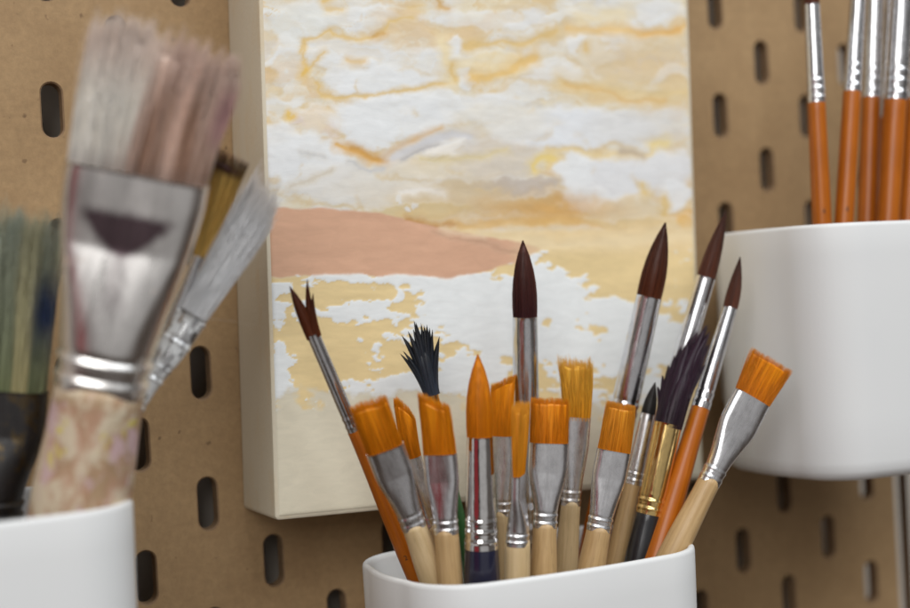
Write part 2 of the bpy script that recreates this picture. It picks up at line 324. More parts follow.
    ybot = np.interp(x, [240, 330, 400, 450, 480, 520, 540, 700], [277, 276, 276, 280, 273, 262, 250, 240]) + n2 * 8
    # ochre slope right of the hill
    sl = sm(-3, 3, y - np.interp(x, [240, 400, 450, 500, 700], [290, 240, 228, 231, 229]) - n2 * 6)
    over(lin((222, 194, 140)), sl * sm(395, 440, x)); st([(480, 240), (560, 246), (640, 240), (690, 236)], 6, lin((226, 204, 158)), .6, .8)
    m = sm(-1.5, 1.5, y - ytop) * sm(-1.5, 1.5, ybot - y) * (1 - sm(500, 560, x + n2 * 30)); hc = lin((204, 157, 125)) * (0.94 + .13 * fbm(x / 60, y / 8, 33))[:, None]
    col = col * (1 - m[:, None]) + hc * m[:, None]
    st([(430, 232), (470, 242), (520, 252)], 1.5, lin((176, 132, 104)), .45); st([(440, 228), (480, 238)], 2, lin((222, 196, 160)), .5)
    # water: ochre with white patches
    low = sm(-2, 2, y - np.maximum(ybot, 236)); oc = lin((218, 192, 134)) * (.9 + .2 * fbm(x / 50, y / 9, 41))[:, None]; oc2 = lin((218, 190, 138))
    low2 = low * (1 - (sm(470, 560, x) * (1 - sm(240, 262, y))))
    col = col * (1 - low2[:, None]) + oc * low2[:, None]
    g = lambda cx, cy, sx, sy, a: a * np.exp(-((x - cx) / sx) ** 2 - ((y - cy) / sy) ** 2)
    f = (fbm(x / 34, y / 16, 51, 5) - .5) * 1.6 - .17 + (fbm(x / 9, y / 5, 52, 4) - .5) * 1.0
    f += g(530, 300, 60, 38, .95) + g(480, 330, 45, 30, .6) + g(580, 340, 55, 30, .6) + g(276, 308, 13, 22, .8) + g(280, 368, 16, 26, .9) + g(395, 385, 50, 18, .55) + g(460, 370, 40, 40, .55) + g(350, 278, 60, 5, .5) + g(430, 283, 60, 8, .6) + g(440, 305, 30, 14, .55)
    f += g(352, 315, 22, 10, .75) + g(385, 315, 12, 10, .5) + g(400, 297, 6, 5, .8) + g(370, 340, 30, 8, .4) + g(640, 330, 40, 30, .35) + g(675, 280, 14, 10, .5) + g(620, 385, 60, 30, .25)
    f -= g(330, 295, 50, 7, .5) + g(310, 345, 28, 30, .5) + g(325, 380, 24, 12, .6) + g(640, 280, 40, 26, .55) + g(600, 330, 12, 12, .7) + g(545, 323, 8, 8, .9) + g(410, 350, 30, 10, .4) + g(590, 258, 60, 16, .8) + g(460, 350, 25, 8, .3)
    wpt = sm(-.02, .05, f) * sm(-1, 3, y - np.maximum(ybot - 2, 248)) * (1 - sm(398, 430, y + (fbm(x / 14, y / 9, 61) - .5) * 50))
    col = col * (1 - wpt[:, None]) + lin((216, 219, 219)) * wpt[:, None]; h += wpt * .55
    over(oc2, low * sm(380, 420, y + (fbm(x / 20, y / 14, 66) - .5) * 70) * sm(440, 560, x) * .35)
    # bare primed canvas at the bottom
    bl = sm(392, 404, y + (fbm(x / 16, y / 12, 71) - .5) * 46 + (x < 330) * 0 - sm(420, 560, x) * 12); over(lin((205, 196, 172)), bl); h *= (1 - bl)
    h += (1 - bl) * ((fbm(x / 26, y / 6, 81, 4) - .5) * .35 + (fbm(x / 7, y / 4, 82, 2) - .5) * .12)
    lum = (col @ np.array([.21, .72, .07]))[:, None]; col = lum + (col - lum) * .86
    return np.clip(col * 1.16, 0, .86), h
def build_painting():
    th = math.radians(1.4); W, H, D = 151.5, 200, 30
    bl = at(275, 521, -D); r = np.array([math.cos(th), 0, -math.sin(th)]); u = np.array([math.sin(th), 0, math.cos(th)]); f = np.array([0, -1, 0])
    M4 = Matrix(((r[0], 0, u[0], bl[0] * MM), (0, 1, 0, 0), (r[2], 0, u[2], bl[2] * MM), (0, 0, 0, 1)))
    root = empty('canvas_painting', M4); tag(root, 'abstract landscape painting of gold and white clouds over a peach hill, on deep canvas', 'painting')
    # canvas box: rounded-edge block, local x 0..W, y -D..0, z 0..H
    secs = []
    for (y, ins) in ((-.6, 0), (-D + 1, 0), (-D + .35, .25), (-D, .9)):
        n = 6; rr = 1.6; p = []
        for (cx, cz, a0) in ((W - rr, H - rr, 0), (rr, H - rr, 90), (rr, rr, 180), (W - rr, rr, 270)):
            for k in range(n + 1):
                a = math.radians(a0 + 90 * k / n); p.append((cx + (rr - ins) * math.cos(a), y, cz + (rr - ins) * math.sin(a)))
        secs.append(p)
    V, Fc = loft(secs); mesh_obj('stretched_canvas', V, Fc, M['canvas'], root, smooth=True, angle=35)
    nx, nz = 400, 520
    X, Z = np.meshgrid(np.linspace(1.0, W - 1.0, nx), np.linspace(1.0, H - 1.0, nz)); X = X.ravel(); Z = Z.ravel()
    P = bl[None] + X[:, None] * r + Z[:, None] * u; P[:, 1] = -D; px, py = to_px(P)
    col, h = paint_colour(px, py); hm = .12 + np.clip(h + .45, 0, 2.2) * .24
    hg = hm.reshape(nz, nx); sky = (py.reshape(nz, nx) < 245)[:, :, None][:, :, 0]
    for _ in range(5):
        q_ = np.pad(hg, 1, mode='edge'); bl_ = (q_[:-2, 1:-1] + q_[2:, 1:-1] + q_[1:-1, :-2] + q_[1:-1, 2:] + 4 * hg) / 8; hg = np.where(sky | (_ < 1), bl_, hg)
    hm = hg.ravel(); e = np.minimum(np.minimum(X, W - X), np.minimum(Z, H - Z)); hm = hm * sm(.9, 2.2, e) + .06 - .3 * (e < 1.05)
    V = np.stack([X, -D - hm, Z], 1); i = np.arange(nx * nz).reshape(nz, nx)
    q = np.stack([i[:-1, :-1], i[:-1, 1:], i[1:, 1:], i[1:, :-1]], -1).reshape(-1, 4)
    mesh_obj('paint_layer', V, q, M['paint'], root, col=col)
build_painting()

# ------------------------------------------------------------------ cups
def cup(xc, rim_down, width, D0, D1, label, flip=False):
    """xc centre, rim height (mm below board origin), from D0 (front, negative) to D1 (back)"""
    h = 80; hw = width / 2; hd = (D1 - D0) / 2
    root = empty('brush_cup', Matrix.Translation(Vector((xc, (D0 + D1) / 2, -rim_down - h)) * MM)); tag(root, label, 'cup', 'white plastic cups hung on the pegboard')
    def plan(off, z, rr=19):
        p = []; r2 = max(rr - off, 1); a_, b_ = hw - off, hd - off; n = 12
        for (sx, sy, a0) in ((1, 1, 0), (-1, 1, 90), (-1, -1, 180), (1, -1, 270)):
            for k in range(n + 1):
                a = math.radians(a0 + 90 * k / n); x = sx * (a_ - r2) + r2 * math.cos(a); y = sy * (b_ - r2) + r2 * math.sin(a); p.append((x, y, z))
        # the straight runs bulge slightly outwards, as moulded
        q = []
        for i, a in enumerate(p):
            q.append(a); b = p[(i + 1) % len(p)]; d = math.hypot(b[0] - a[0], b[1] - a[1])
            if (i + 1) % (n + 1) == 0:
                for j in range(1, 8):
                    t = j / 8; mx, my = a[0] + (b[0] - a[0]) * t, a[1] + (b[1] - a[1]) * t; bulge = 1.5 * 4 * t * (1 - t); s = 1 if b[0] != a[0] and abs(b[0] - a[0]) > abs(b[1] - a[1]) else 0
                    q.append((mx + (0 if s else bulge * (1 if mx > 0 else -1)), my + (bulge * (1 if my > 0 else -1) if s else 0), z))
        return q
    S = []
    for (z, o) in ((0, 6.0), (.35, 4.2), (1.3, 2.5), (3.2, 1.5), (6, 1.15), (20, .95), (45, .6), (70, .1), (h - 1.6, 0)): S.append(plan(o, z))
    for k in range(1, 6):
        a = math.pi * k / 6; S.append(plan(1.1 - 1.1 * math.cos(a), h - 1.1 + 1.1 * math.sin(a) - .3))
    for (z, o) in ((h - 2, 2.2), (40, 2.8), (4, 3.4), (2.6, 5), (2.2, 9)): S.append(plan(o, z))
    V, Fc = loft(S); mesh_obj('cup_body', V, Fc, M['plastic'], root, angle=50)
    # hanging bracket: plate behind the cup and two hooks through slots
    def box(x0, x1, y0, y1, z0, z1): return [(x0, y0, z0), (x1, y0, z0), (x1, y1, z0), (x0, y1, z0), (x0, y0, z1), (x1, y0, z1), (x1, y1, z1), (x0, y1, z1)], [(0, 3, 2, 1), (4, 5, 6, 7), (0, 1, 5, 4), (1, 2, 6, 5), (2, 3, 7, 6), (3, 0, 4, 7)]
    yb = -(D0 + D1) / 2
    V, Fc = box(-hw * .45, hw * .45, hd - 1, yb - .4, 20, 62); mesh_obj('mounting_bracket', V, Fc, M['plastic'], root, smooth=False)
    return root
cup(99, 36.6, 92, -89, -26, 'white plastic cup with the most brushes, in the middle below the painting')
cup(-65, 5.6, 92, -89, -26, 'white plastic cup at the left holding big used paint-stained brushes')
cup(235.5, -55.6, 95, -89, -22, 'white plastic cup at the right holding orange-handled brushes, mounted highest')

# ------------------------------------------------------------------ brush building
def ring(a, b, z, n=40, clampy=None, cx=0, cy=0, ex=1.0):
    th = np.linspace(0, 2 * math.pi, n, endpoint=False); c, s = np.cos(th), np.sin(th)
    x = a * np.sign(c) * np.abs(c) ** ex; y = b * np.sign(s) * np.abs(s) ** ex
    if clampy is not None: y = np.clip(y, -clampy, clampy)
    return np.stack([x + cx, y + cy, np.full(n, z)], 1)
def ferrule_mesh(L, rf, a1, b1, flat, rings=((.06, .05), (.15, .05)), z0=0, straight=False):
    S = []; ts = sorted(set(list(np.linspace(0, 1, 60)) + [p + d for p, _ in rings for d in np.linspace(-.032, .032, 9)])); ts = [t for t in ts if 0 <= t <= 1]
    for t in ts:
        k = 1 + sum(am * .85 * (math.exp(-((t - p) / .013) ** 2) - .8 * math.exp(-((t - p - .033) / .010) ** 2)) for p, am in rings)
        if flat:
            q = min(max((t - .2) / .5, 0), 1) if not straight else min(max((t - .12) / .78, 0), 1); q = q * q * (3 - 2 * q) * .5 + q * .5; a = rf + (a1 - rf) * q; br = rf * (1 - .12 * t); hcl = rf + (b1 - rf) * min(max((t - .2) / .46, 0), 1)
            rg = ring(a * k, br * k, z0 + t * L, 64); hh_ = max(hcl, b1) * k; rg[:, 1] = rg[:, 1] / (1 + (np.abs(rg[:, 1]) / hh_) ** 5) ** .2; S.append(rg)
        else:
            q = t ** .9; a = rf + (a1 - rf) * q; S.append(ring(a * k, (rf + (b1 - rf) * q) * k, z0 + t * L, 40))
    # rolled lip then inside wall
    last = S[-1]; c = last.mean(0); lip = last.copy(); lip[:, :2] = (lip[:, :2] - c[:2]) * 1.012 + c[:2]; lip[:, 2] += .12; S.append(lip)
    i1 = last.copy(); i1[:, :2] *= .93; i1[:, 2] += .1; S.append(i1); i2 = i1.copy(); i2[:, :2] *= .97; i2[:, 2] -= 1.5; S.append(i2)
    return loft(S)
def handle_mesh(L, rf, rb, re, pb=.72):
    S = []
    for t in np.linspace(0, 1, 40):
        if t < pb: q = t / pb; q = q * q * (3 - 2 * q); r = re + (rb - re) * q
        else: q = (t - pb) / (1 - pb); q = q * q * (3 - 2 * q); r = rb + (rf * .985 - rb) * q
        if t < .02: r *= math.sqrt(max(.05, 1 - (1 - t / .02) ** 2))
        S.append(ring(r, r, t * L, 28))
    S.append(ring(rf * .9, rf * .9, L + 1.5, 28))
    return loft(S)
def lock(P0, P1, w0, t0, w1, t1, prof='flat', n=260, sr=.055, core=.94, jit=.03, top=None, colf=None, ex=.75, fill=False, bulge=0, curl=0, g=1., lenj=.03, P0z=-1.0, clump=None):
    """one tuft: root centre P0, tip centre P1 (mm, local), half widths w,t at root and tip"""
    P0 = np.array(P0, float); P1 = np.array(P1, float); Lz = P1[2] - P0[2]; Pm = P0 + np.array([0, 0, Lz * .5]) + (P1 - P0) * np.array([.15, .15, 0])
    cen = lambda t: ((1 - t) ** 2)[:, None] * P0 + (2 * t * (1 - t))[:, None] * Pm + (t ** 2)[:, None] * P1
    def size(t):
        if prof == 'round':
            s = np.clip(1 - np.clip(t, 0, 1) ** g, 0, 1) ** .82 * (1 + bulge * np.sin(math.pi * np.clip(t, 0, 1)))
            return w0 * s + .03, t0 * s + .03
        return (w0 + (w1 - w0) * t ** g) * (1 + bulge * np.sin(math.pi * t)), (t0 + (t1 - t0) * t ** .8) * (1 + bulge * np.sin(math.pi * t))
    topf = top if top else (lambda u: np.ones_like(u)); cf = colf if colf else (lambda u, v, t, r: np.tile((.5, .5, .5), (len(u), 1)))
    parts = []
    if core:
        nn, mm = 36, 22; th = np.linspace(0, 2 * math.pi, nn, endpoint=False); cu, su = np.cos(th), np.sin(th); e_ = ex if prof != 'round' else 1.0
        U = np.sign(cu) * abs(cu) ** e_; Vv = np.sign(su) * abs(su) ** e_; secs = []; cols = []
        for t in list(np.linspace(0, 1, mm)):
            tt = t * topf(U) * (.985 if prof == 'round' else .90); a, b = size(tt); c = cen(tt); c[:, 0] += a * U * core; c[:, 1] += b * Vv * core; secs.append(c); cols.append(cf(U, Vv, tt, np.full(nn, .45)))
        # close the end with rings of rising inner cap so that the end is shaped by 'top'
        if prof != 'round':
            for k in (.66, .33, .05):
                tt = topf(U * k) * (.90 + .02 * (1 - k)); a, b = size(tt); c = cen(tt); c[:, 0] += a * U * core * k; c[:, 1] += b * Vv * core * k; secs.append(c); cols.append(cf(U * k, Vv * k, tt, np.full(nn, .6)) * 1.05)
        V, Fc = loft(secs, False, True); cols = np.vstack(cols + [cols[-1].mean(0)[None]]); parts.append((V, Fc, cols))
    th = rng.uniform(0, 2 * math.pi, n); rad = np.sqrt(rng.uniform(0, 1, n)) if (fill or prof == 'flat' and False) else rng.uniform(.86, 1.02, n)
    if prof == 'flat' and not fill:                       # some strands inside so that the cut end shows hair ends
        k = int(n * .6); rad[:k] = np.sqrt(rng.uniform(0, 1, k))
    e_ = ex if prof != 'round' else 1.0; cu, su = np.cos(th), np.sin(th)
    U = rad * np.sign(cu) * abs(cu) ** e_; Vv = rad * np.sign(su) * abs(su) ** e_; rnd = rng.uniform(0, 1, n); m = 7
    ln = topf(U) * (1 - lenj * rng.uniform(0, 1, n) ** 2 + lenj * .5 * rng.uniform(0, 1, n)); jx, jy = rng.normal(0, 1, n) * jit, rng.normal(0, 1, n) * jit; ph = rng.uniform(0, 6.28, n)
    cu2, cv2 = U, Vv; cstr = 0
    if clump:
        nc, cstr, lv, cj = clump; cU = rng.uniform(-1, 1, nc); cV = rng.uniform(-.9, .9, nc); own = np.argmin((U[:, None] - cU[None]) ** 2 + ((Vv[:, None] - cV[None]) * .35) ** 2, 1)
        cu2, cv2 = (cU + rng.normal(0, cj, nc))[own], (cV + rng.normal(0, cj, nc))[own]; ln = ln * (1 + rng.normal(0, lv, nc)[own]); rnd = np.clip(rnd * .45 + rng.uniform(0, 1, nc)[own] * .65 - .05, 0, 1)
    pts = []; cs = []
    for k in range(m):
        tk = k / (m - 1); t = tk * ln; a, b = size(np.clip(t, 0, 1.15)); c = cen(t); amp = tk ** 1.5
        q = cstr * tk ** 2; Uq, Vq = U * (1 - q) + cu2 * q, Vv * (1 - q) + cv2 * q; c[:, 0] += a * Uq + w0 * jx * amp * 2 + curl * np.sin(ph + 5 * tk) * tk; c[:, 1] += b * Vq + w0 * jy * amp * 1.0 + curl * np.cos(ph * 2 + 4 * tk) * tk * .6
        pts.append(c); cs.append(cf(U, Vv, np.clip(t, 0, 1), rnd))
    Vs = []; Cs = []; Fs = []; offs = np.array([(math.cos(a), math.sin(a), 0) for a in (0.3, 2.4, 4.5)])
    for k in range(m):
        rr = sr * (1 - .8 * (k / (m - 1)) ** 2)
        for o_ in offs: Vs.append(pts[k] + o_ * rr); Cs.append(cs[k])
    V = np.stack(Vs, 1).reshape(-1, 3); Cc = np.stack(Cs, 1).reshape(-1, 3); Fs = []
    nv = 3 * m; base = (np.arange(n) * nv)[:, None]
    tmpl = [(3 * k + i, 3 * k + (i + 1) % 3, 3 * (k + 1) + (i + 1) % 3, 3 * (k + 1) + i) for k in range(m - 1) for i in range(3)]
    Fs = (base[:, :, None] + np.array(tmpl)[None]).reshape(-1, 4).tolist()
    parts.append((V, Fs, Cc)); return join(parts)
def grad(c0, c1, var=.25, dark=None):
    c0 = np.array(c0); c1 = np.array(c1)
    def f(u, v, t, r):
        t = np.asarray(t)[:, None]; c = c0 * (1 - t) + c1 * t; return c * (1 - var / 2 + var * np.asarray(r)[:, None])
    return f
TAK = grad((.60, .165, .002), (.78, .26, .006), .3); TAK2 = grad((.62, .19, .004), (.80, .33, .025), .35); HOG = grad((.68, .27, .012), (.84, .47, .06), .4)
SAB = grad((.115, .027, .009), (.055, .015, .007), .9); SABD = grad((.055, .016, .018), (.085, .024, .014), 1.1); BLK = grad((.035, .045, .065), (.008, .008, .009), .5); PUR = grad((.02, .008, .016), (.030, .009, .022), .6)
CENTRE_B = ((97 - 40, 97 + 40), (-86, -22)); WARN = []
def brush(name, label, group, floor, tip, Yt, root_px, Yr, fer, entry, Ye, wb, wf, wh, bristle, ferrule='alu', handle='beech', flat=None, roll=0, bthick=None, hend=None, rings=((.06, .05), (.15, .05)), mark=None, bounds=None, maxlen=260, ferrule_is_wide=True):
    """axis through entry->root_px; tip may lean off it. widths in photograph pixels are turned into mm at the brush's own distance"""
    E = at(*entry, Ye); B = at(*root_px, Yr); T = at(*tip, Yt); ax = (B - E) / np.linalg.norm(B - E)
    s = (math.dist(fer, entry)) / (math.dist(root_px, entry)); zE, zB = depth(E), depth(B); tf = s * zE / (s * zE + (1 - s) * zB); Fp = E + (B - E) * tf
    k = min((E[2] - floor) / ax[2], maxlen); base = E - ax * k
    if bounds:
        (xa, xb), (ya, yb) = bounds
        if not (xa < base[0] < xb and ya < base[1] < yb) or not (xa < E[0] < xb and ya < E[1] < yb): WARN.append((label[:30], 'E', E.round(0).tolist(), 'base', base.round(0).tolist()))
    xr = cam_right - ax * np.dot(cam_right, ax); xr /= np.linalg.norm(xr); yr = np.cross(ax, xr); ro = math.radians(roll); X = xr * math.cos(ro) + yr * math.sin(ro); Y = np.cross(ax, X)
    M4 = Matrix([[X[i], Y[i], ax[i], base[i] * MM] for i in range(3)] + [[0, 0, 0, 1]]); root = empty(name, M4); tag(root, label, 'paintbrush', group)
    px = lambda w, P: w / 2 * depth(P) / F
    a1, rf, rb = px(wb, B), px(wf, Fp), px(wh, E); Lh = float(np.dot(Fp - base, ax)); Lf = float(np.dot(B - Fp, ax)); zB_ = Lh + Lf
    V, Fc = handle_mesh(Lh, rf, max(rb, rf * .9), hend if hend else rb * .62, min(.9, max(.3, (E[2] - base[2]) / abs(ax[2]) / Lh))); ho = mesh_obj('handle', V, Fc, M[handle], root)
    b1 = bthick if flat else a1
    if isinstance(flat, (int, float)) and not isinstance(flat, bool): a1 = flat
    V, Fc = ferrule_mesh(Lf, rf, a1, b1, bool(flat), rings, Lh, ferrule == 'worn'); 
    fc = None
    if ferrule == 'worn':
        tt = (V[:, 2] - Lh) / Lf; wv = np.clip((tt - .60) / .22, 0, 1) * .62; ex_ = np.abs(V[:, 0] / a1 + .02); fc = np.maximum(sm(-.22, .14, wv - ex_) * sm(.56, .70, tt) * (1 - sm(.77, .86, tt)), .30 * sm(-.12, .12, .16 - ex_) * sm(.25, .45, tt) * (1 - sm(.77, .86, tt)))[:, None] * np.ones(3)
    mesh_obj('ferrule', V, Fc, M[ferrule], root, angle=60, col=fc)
    d = T - B; P1 = np.array([np.dot(d, X), np.dot(d, Y), np.dot(d, ax)])
    V, Fc, Cc, bm = bristle(a1, b1, P1); V = V + np.array([0, 0, zB_]); bo = mesh_obj('bristles', V, Fc, M[bm], root, col=Cc)
    if mark:
        t, sz = mark; cu = bpy.data.curves.new('size_number', 'FONT'); cu.body = t; cu.size = 1; cu.extrude = 0; cu.align_x = 'CENTER'; cu.resolution_u = 3
        tmp = bpy.data.objects.new('tmp', cu); C.objects.link(tmp); dg = bpy.context.evaluated_depsgraph_get(); me = bpy.data.meshes.new_from_object(tmp.evaluated_get(dg)); bpy.data.objects.remove(tmp)
        rr = max(rb, rf) + .12; zc = k + 3.2; vv = []
        # the number runs across the handle and is wrapped onto its front
        for v in me.vertices: a = v.co.x * sz / rr; vv.append((rr * math.sin(a), -rr * math.cos(a) if True else 0, zc + v.co.y * sz))
        pf = [tuple(p.vertices) for p in me.polygons]; mesh_obj('size_number', vv, pf, M['ink'], ho, smooth=False); 
    return root
# bristle makers -> (V, F, colours, material)
def b_round(colf=SAB, n=700, g=2.4, bulge=.14, sr=.05, jit=.016, mat='brd', lenj=.05):
    def f(a, b, P1): V, Fc, Cc = lock((0, 0, -1), P1, a * .93, b * .93, 0, 0, 'round', n, sr, .96, jit, None, colf, bulge=bulge, g=g, lenj=lenj); return V, Fc, Cc, mat
    return f
def b_flat(colf=TAK, w1=None, t1=.45, slope=0, wav=.006, n=1700, sr=.05, jit=.022, lenj=.08, bulge=0, fray=0, mat='br', g=1., rnd=0, core=.93, clump=(44, .3, .005, .012)):
    sd = random.random() * 100
    def f(a, b, P1):
        top = lambda u: 1 + slope * u - rnd * np.abs(u) ** 2.2 + wav * (np.sin(u * 5 + sd) + .6 * np.sin(u * 13 + sd * 2)) + wav * .5 * np.sin(u * 31 + sd)
        V, Fc, Cc = lock((0, 0, -1), P1, a * .95, b * .9, (w1 if w1 else a), b * t1, 'flat', n, sr, core, jit, top, colf, lenj=lenj, bulge=bulge, g=g, clump=clump); S = lock((0, 0, -1), P1, a * .95, b * .9, (w1 if w1 else a), b * t1, 'flat', 16, .03, 0, .10, top, colf, lenj=.16, g=g); return (*join([(V, Fc, Cc), S]), mat)
    return f
def b_locks(locks, colf, mat='brd', n=110, sr=.06, jit=.006, lj=.02):
    """locks: (x0, y0, w0, t0, tip dx, dy, dz(fraction), g) in units of a (width) and of L"""
    def f(a, b, P1):
        L = np.linalg.norm(P1); ps = []
        for (x0, y0, w0, t0, x1, y1, lz, g) in locks:
            ps.append(lock((x0 * a, y0 * b, -1), (x1 * a + P1[0] * lz ** 1.4, y1 * a + P1[1] * lz, lz * P1[2]), w0 * a, t0 * b, 0, 0, 'round', n, sr, .95, jit, None, colf, bulge=.05, g=g, lenj=lj))
        V, Fc, Cc = join(ps); return V, Fc, Cc, mat
    return f

# ------------------------------------------------------------------ brushes of the middle cup
GC = 'paintbrushes standing in the middle cup'; FL = -36.6 - 77; BC = ((59, 143), (-85, -18))
def cb(label, **k): return brush('paintbrush', label, GC, FL, bounds=BC, **k)
# 1 far left round brush, split brown tip
cb('thin round brush with a brown split tip and orange handle, leaning far left', tip=(296, 284), Yt=-62, root_px=(313, 334), Yr=-60, fer=(352, 431), entry=(411, 565), Ye=-52, wb=13.5, wf=14, wh=19,
   bristle=b_locks([(-.2, 0, .95, .9, -1.0, 0, 1.0, 2.2), (.25, .1, .75, .6, 1.75, .3, 1.0, 1.5), (.4, -.2, .7, .6, 2.0, 0, .72, 1.5)], SAB), ferrule='nickel', handle='orange', mark=('2', 2.2), rings=((.05, .05), (.13, .05)))
# 10 tall brown round
cb('tallest round brush with dark brown bullet tip, upright behind the flat brushes', tip=(523, 242), Yt=-52, root_px=(525, 317), Yr=-50, fer=(527, 540), entry=(528, 575), Ye=-42, wb=25, wf=29, wh=27, bristle=b_round(SABD, g=2.6, bulge=.1), ferrule='nickel', handle='navy')
# 12 brown round
cb('large round brush with red-brown pointed tip, right of the upright one', tip=(665, 224), Yt=-60, root_px=(649, 297), Yr=-57, fer=(621, 415), entry=(590, 560), Ye=-44, wb=25.5, wf=28, wh=27, bristle=b_round(SAB, g=2.2, bulge=.12), ferrule='nickel', handle='orange', rings=((.03, .05), (.1, .04)))
# 16, 17
cb('round brush with long thin dark brown tip, rising behind the purple-stained brush', tip=(726, 212), Yt=-62, root_px=(706, 278), Yr=-60, fer=(668, 410), entry=(626, 550), Ye=-52, wb=19, wf=21, wh=20, bristle=b_round(SAB, g=1.6, bulge=.1), ferrule='nickel', handle='orange')
cb('round brush with short chestnut tip and orange handle at the right of the cup', tip=(740, 258), Yt=-66, root_px=(730, 309), Yr=-66, fer=(699, 408), entry=(657, 554), Ye=-70, wb=14.5, wf=19, wh=26, bristle=b_round(SAB, g=1.9, bulge=.16), ferrule='nickel', handle='orange', hend=3)
# 18 far right flat
cb('broad flat brush with orange bristles leaning far right, pale wooden handle', tip=(772, 360), Yt=-84, root_px=(752, 398), Yr=-82, fer=(706, 482), entry=(675, 548), Ye=-76, wb=41, wf=23, wh=27, flat=True, bthick=2.2, roll=14, bristle=b_flat(TAK, w1=7.3, t1=.8, slope=0), ferrule='alu', handle='beech', hend=2.2)
SPIKES = [(x * .2, random.uniform(-.3, .3), random.uniform(.42, .66), .7, x + random.uniform(-.2, .2), random.uniform(-.4, .4), random.uniform(.90, 1.08) - abs(x - .3) ** 2 * .035, random.uniform(2.2, 4.5)) for x in np.linspace(-2.8, 2.8, 15)] + [(0, -.2, 1.0, .95, -.3, 0, .72, 4), (.2, -.2, 1.0, .95, .6, 0, .74, 4)]
# 5 black spread brush
cb('brush with spiky blue-black dried bristles and thin ferrule at left of the cup', tip=(415, 326), Yt=-44, root_px=(431, 391), Yr=-44, fer=(455, 475), entry=(470, 570), Ye=-40, wb=14, wf=12, wh=17,
   bristle=b_locks(SPIKES, BLK, n=60, sr=.05, jit=.02, lj=.06), ferrule='brass', handle='green', rings=((.03, .06), (.25, .1), (.32, .1)))
# 7 flat behind
cb('half hidden flat orange brush between the dark-handled and the narrow brush', tip=(503, 381), Yt=-46, root_px=(501, 436), Yr=-46, fer=(503, 515), entry=(505, 572), Ye=-44, wb=26, wf=20, wh=22, flat=True, bthick=2.2, roll=-30, bristle=b_flat(TAK, w1=4.0, slope=.1), ferrule='alu', handle='birch')
# 11 frayed hog
cb('flat brush with frayed golden bristle ends and pale handle, behind the square one', tip=(575, 362), Yt=-56, root_px=(577, 417), Yr=-56, fer=(571, 505), entry=(566, 567), Ye=-52, wb=28, wf=20, wh=24, flat=True, bthick=2.4, roll=5, bristle=b_flat(HOG, w1=5.1, t1=1.3, lenj=.18, jit=.05, n=1100, sr=.08, wav=.012, core=.78, clump=(40, .6, .03, .06)), ferrule='alu', handle='birch', hend=2.2)
# 3 small filbert
cb('small brush with pointed orange tuft, between the two left flat brushes', tip=(404, 404), Yt=-55, root_px=(413, 457), Yr=-54, fer=(432, 528), entry=(448, 572), Ye=-50, wb=17, wf=19, wh=22, flat=True, bthick=1.9, roll=6, bristle=b_flat(TAK, w1=2.9, t1=.8, slope=-.22, rnd=.1), ferrule='alu', handle='birch')
# 2 flat
cb('flat brush with square orange bristles leaning left, cream wooden handle', tip=(368, 402), Yt=-74, root_px=(385, 449), Yr=-72, fer=(414, 527), entry=(433, 576), Ye=-66, wb=39, wf=25, wh=30, flat=True, bthick=2.3, roll=8, bristle=b_flat(TAK, w1=5.0, t1=.75, slope=-.02), ferrule='alu', handle='birch', hend=2.4)
# 4 flat
cb('flat brush with slanted orange bristles and tan handle, second flat one from the left', tip=(433, 400), Yt=-76, root_px=(440, 454), Yr=-75, fer=(446, 533), entry=(450, 577), Ye=-72, wb=35, wf=25, wh=26, flat=True, bthick=2.3, roll=-12, bristle=b_flat(TAK, w1=4.1, t1=.75, slope=-.13), ferrule='alu', handle='beech', hend=2.4)
# 14 small black round
cb('small round brush with a short black tip and tan wooden handle', tip=(655, 383), Yt=-60, root_px=(648, 414), Yr=-60, fer=(632, 484), entry=(615, 564), Ye=-57, wb=14, wf=17, wh=22, bristle=b_round(grad((.012, .011, .010), (.02, .012, .01), .5), n=260, g=1.8, bulge=.12), ferrule='alu', handle='beech', hend=2.2)
# 15 purple brush gold ferrule
cb('gold-ferruled black-handled brush with ragged dark purple bristles bent to the right', tip=(701, 328), Yt=-66, root_px=(668, 424), Yr=-68, fer=(652, 515), entry=(639, 560), Ye=-66, wb=28, wf=26, wh=29,
   bristle=b_locks([(0, 0, .8, .9, .3, 0, 1.0, 1.9), (.1, .1, .8, .8, .6, -.2, .93, 1.9), (-.1, 0, .8, .8, -.1, .3, .93, 2.2), (.25, 0, .7, .8, .95, .1, .82, 2.), (-.2, -.1, .75, .8, -.45, -.1, .84, 2.), (-.3, .1, .6, .7, -.8, .1, .74, 1.7), (-.4, 0, .55, .7, -1.0, -.1, .64, 1.5), (-.4, .2, .5, .6, -1.15, .1, .54, 1.4), (-.5, 0, .4, .6, -1.3, .1, .43, 1.3), (-.5, .1, .35, .5, -1.35, .2, .32, 1.2), (.4, 0, .5, .7, 1.2, 0, .62, 1.6), (.1, -.1, .9, .9, .1, -.2, .72, 3.0)], PUR, mat='brd', n=240, sr=.06, jit=.05, lj=.12), ferrule='brass', handle='black', hend=2.4)
# 13 flat
cb('flat brush with upright orange bristles in front of the red-brown round brush', tip=(621, 404), Yt=-76, root_px=(614, 451), Yr=-75, fer=(600, 531), entry=(591, 570), Ye=-71, wb=35, wf=25, wh=28, flat=True, bthick=2.3, roll=6, bristle=b_flat(TAK2, w1=4.2, t1=.8, lenj=.06), ferrule='alu', handle='beech', hend=2.4)
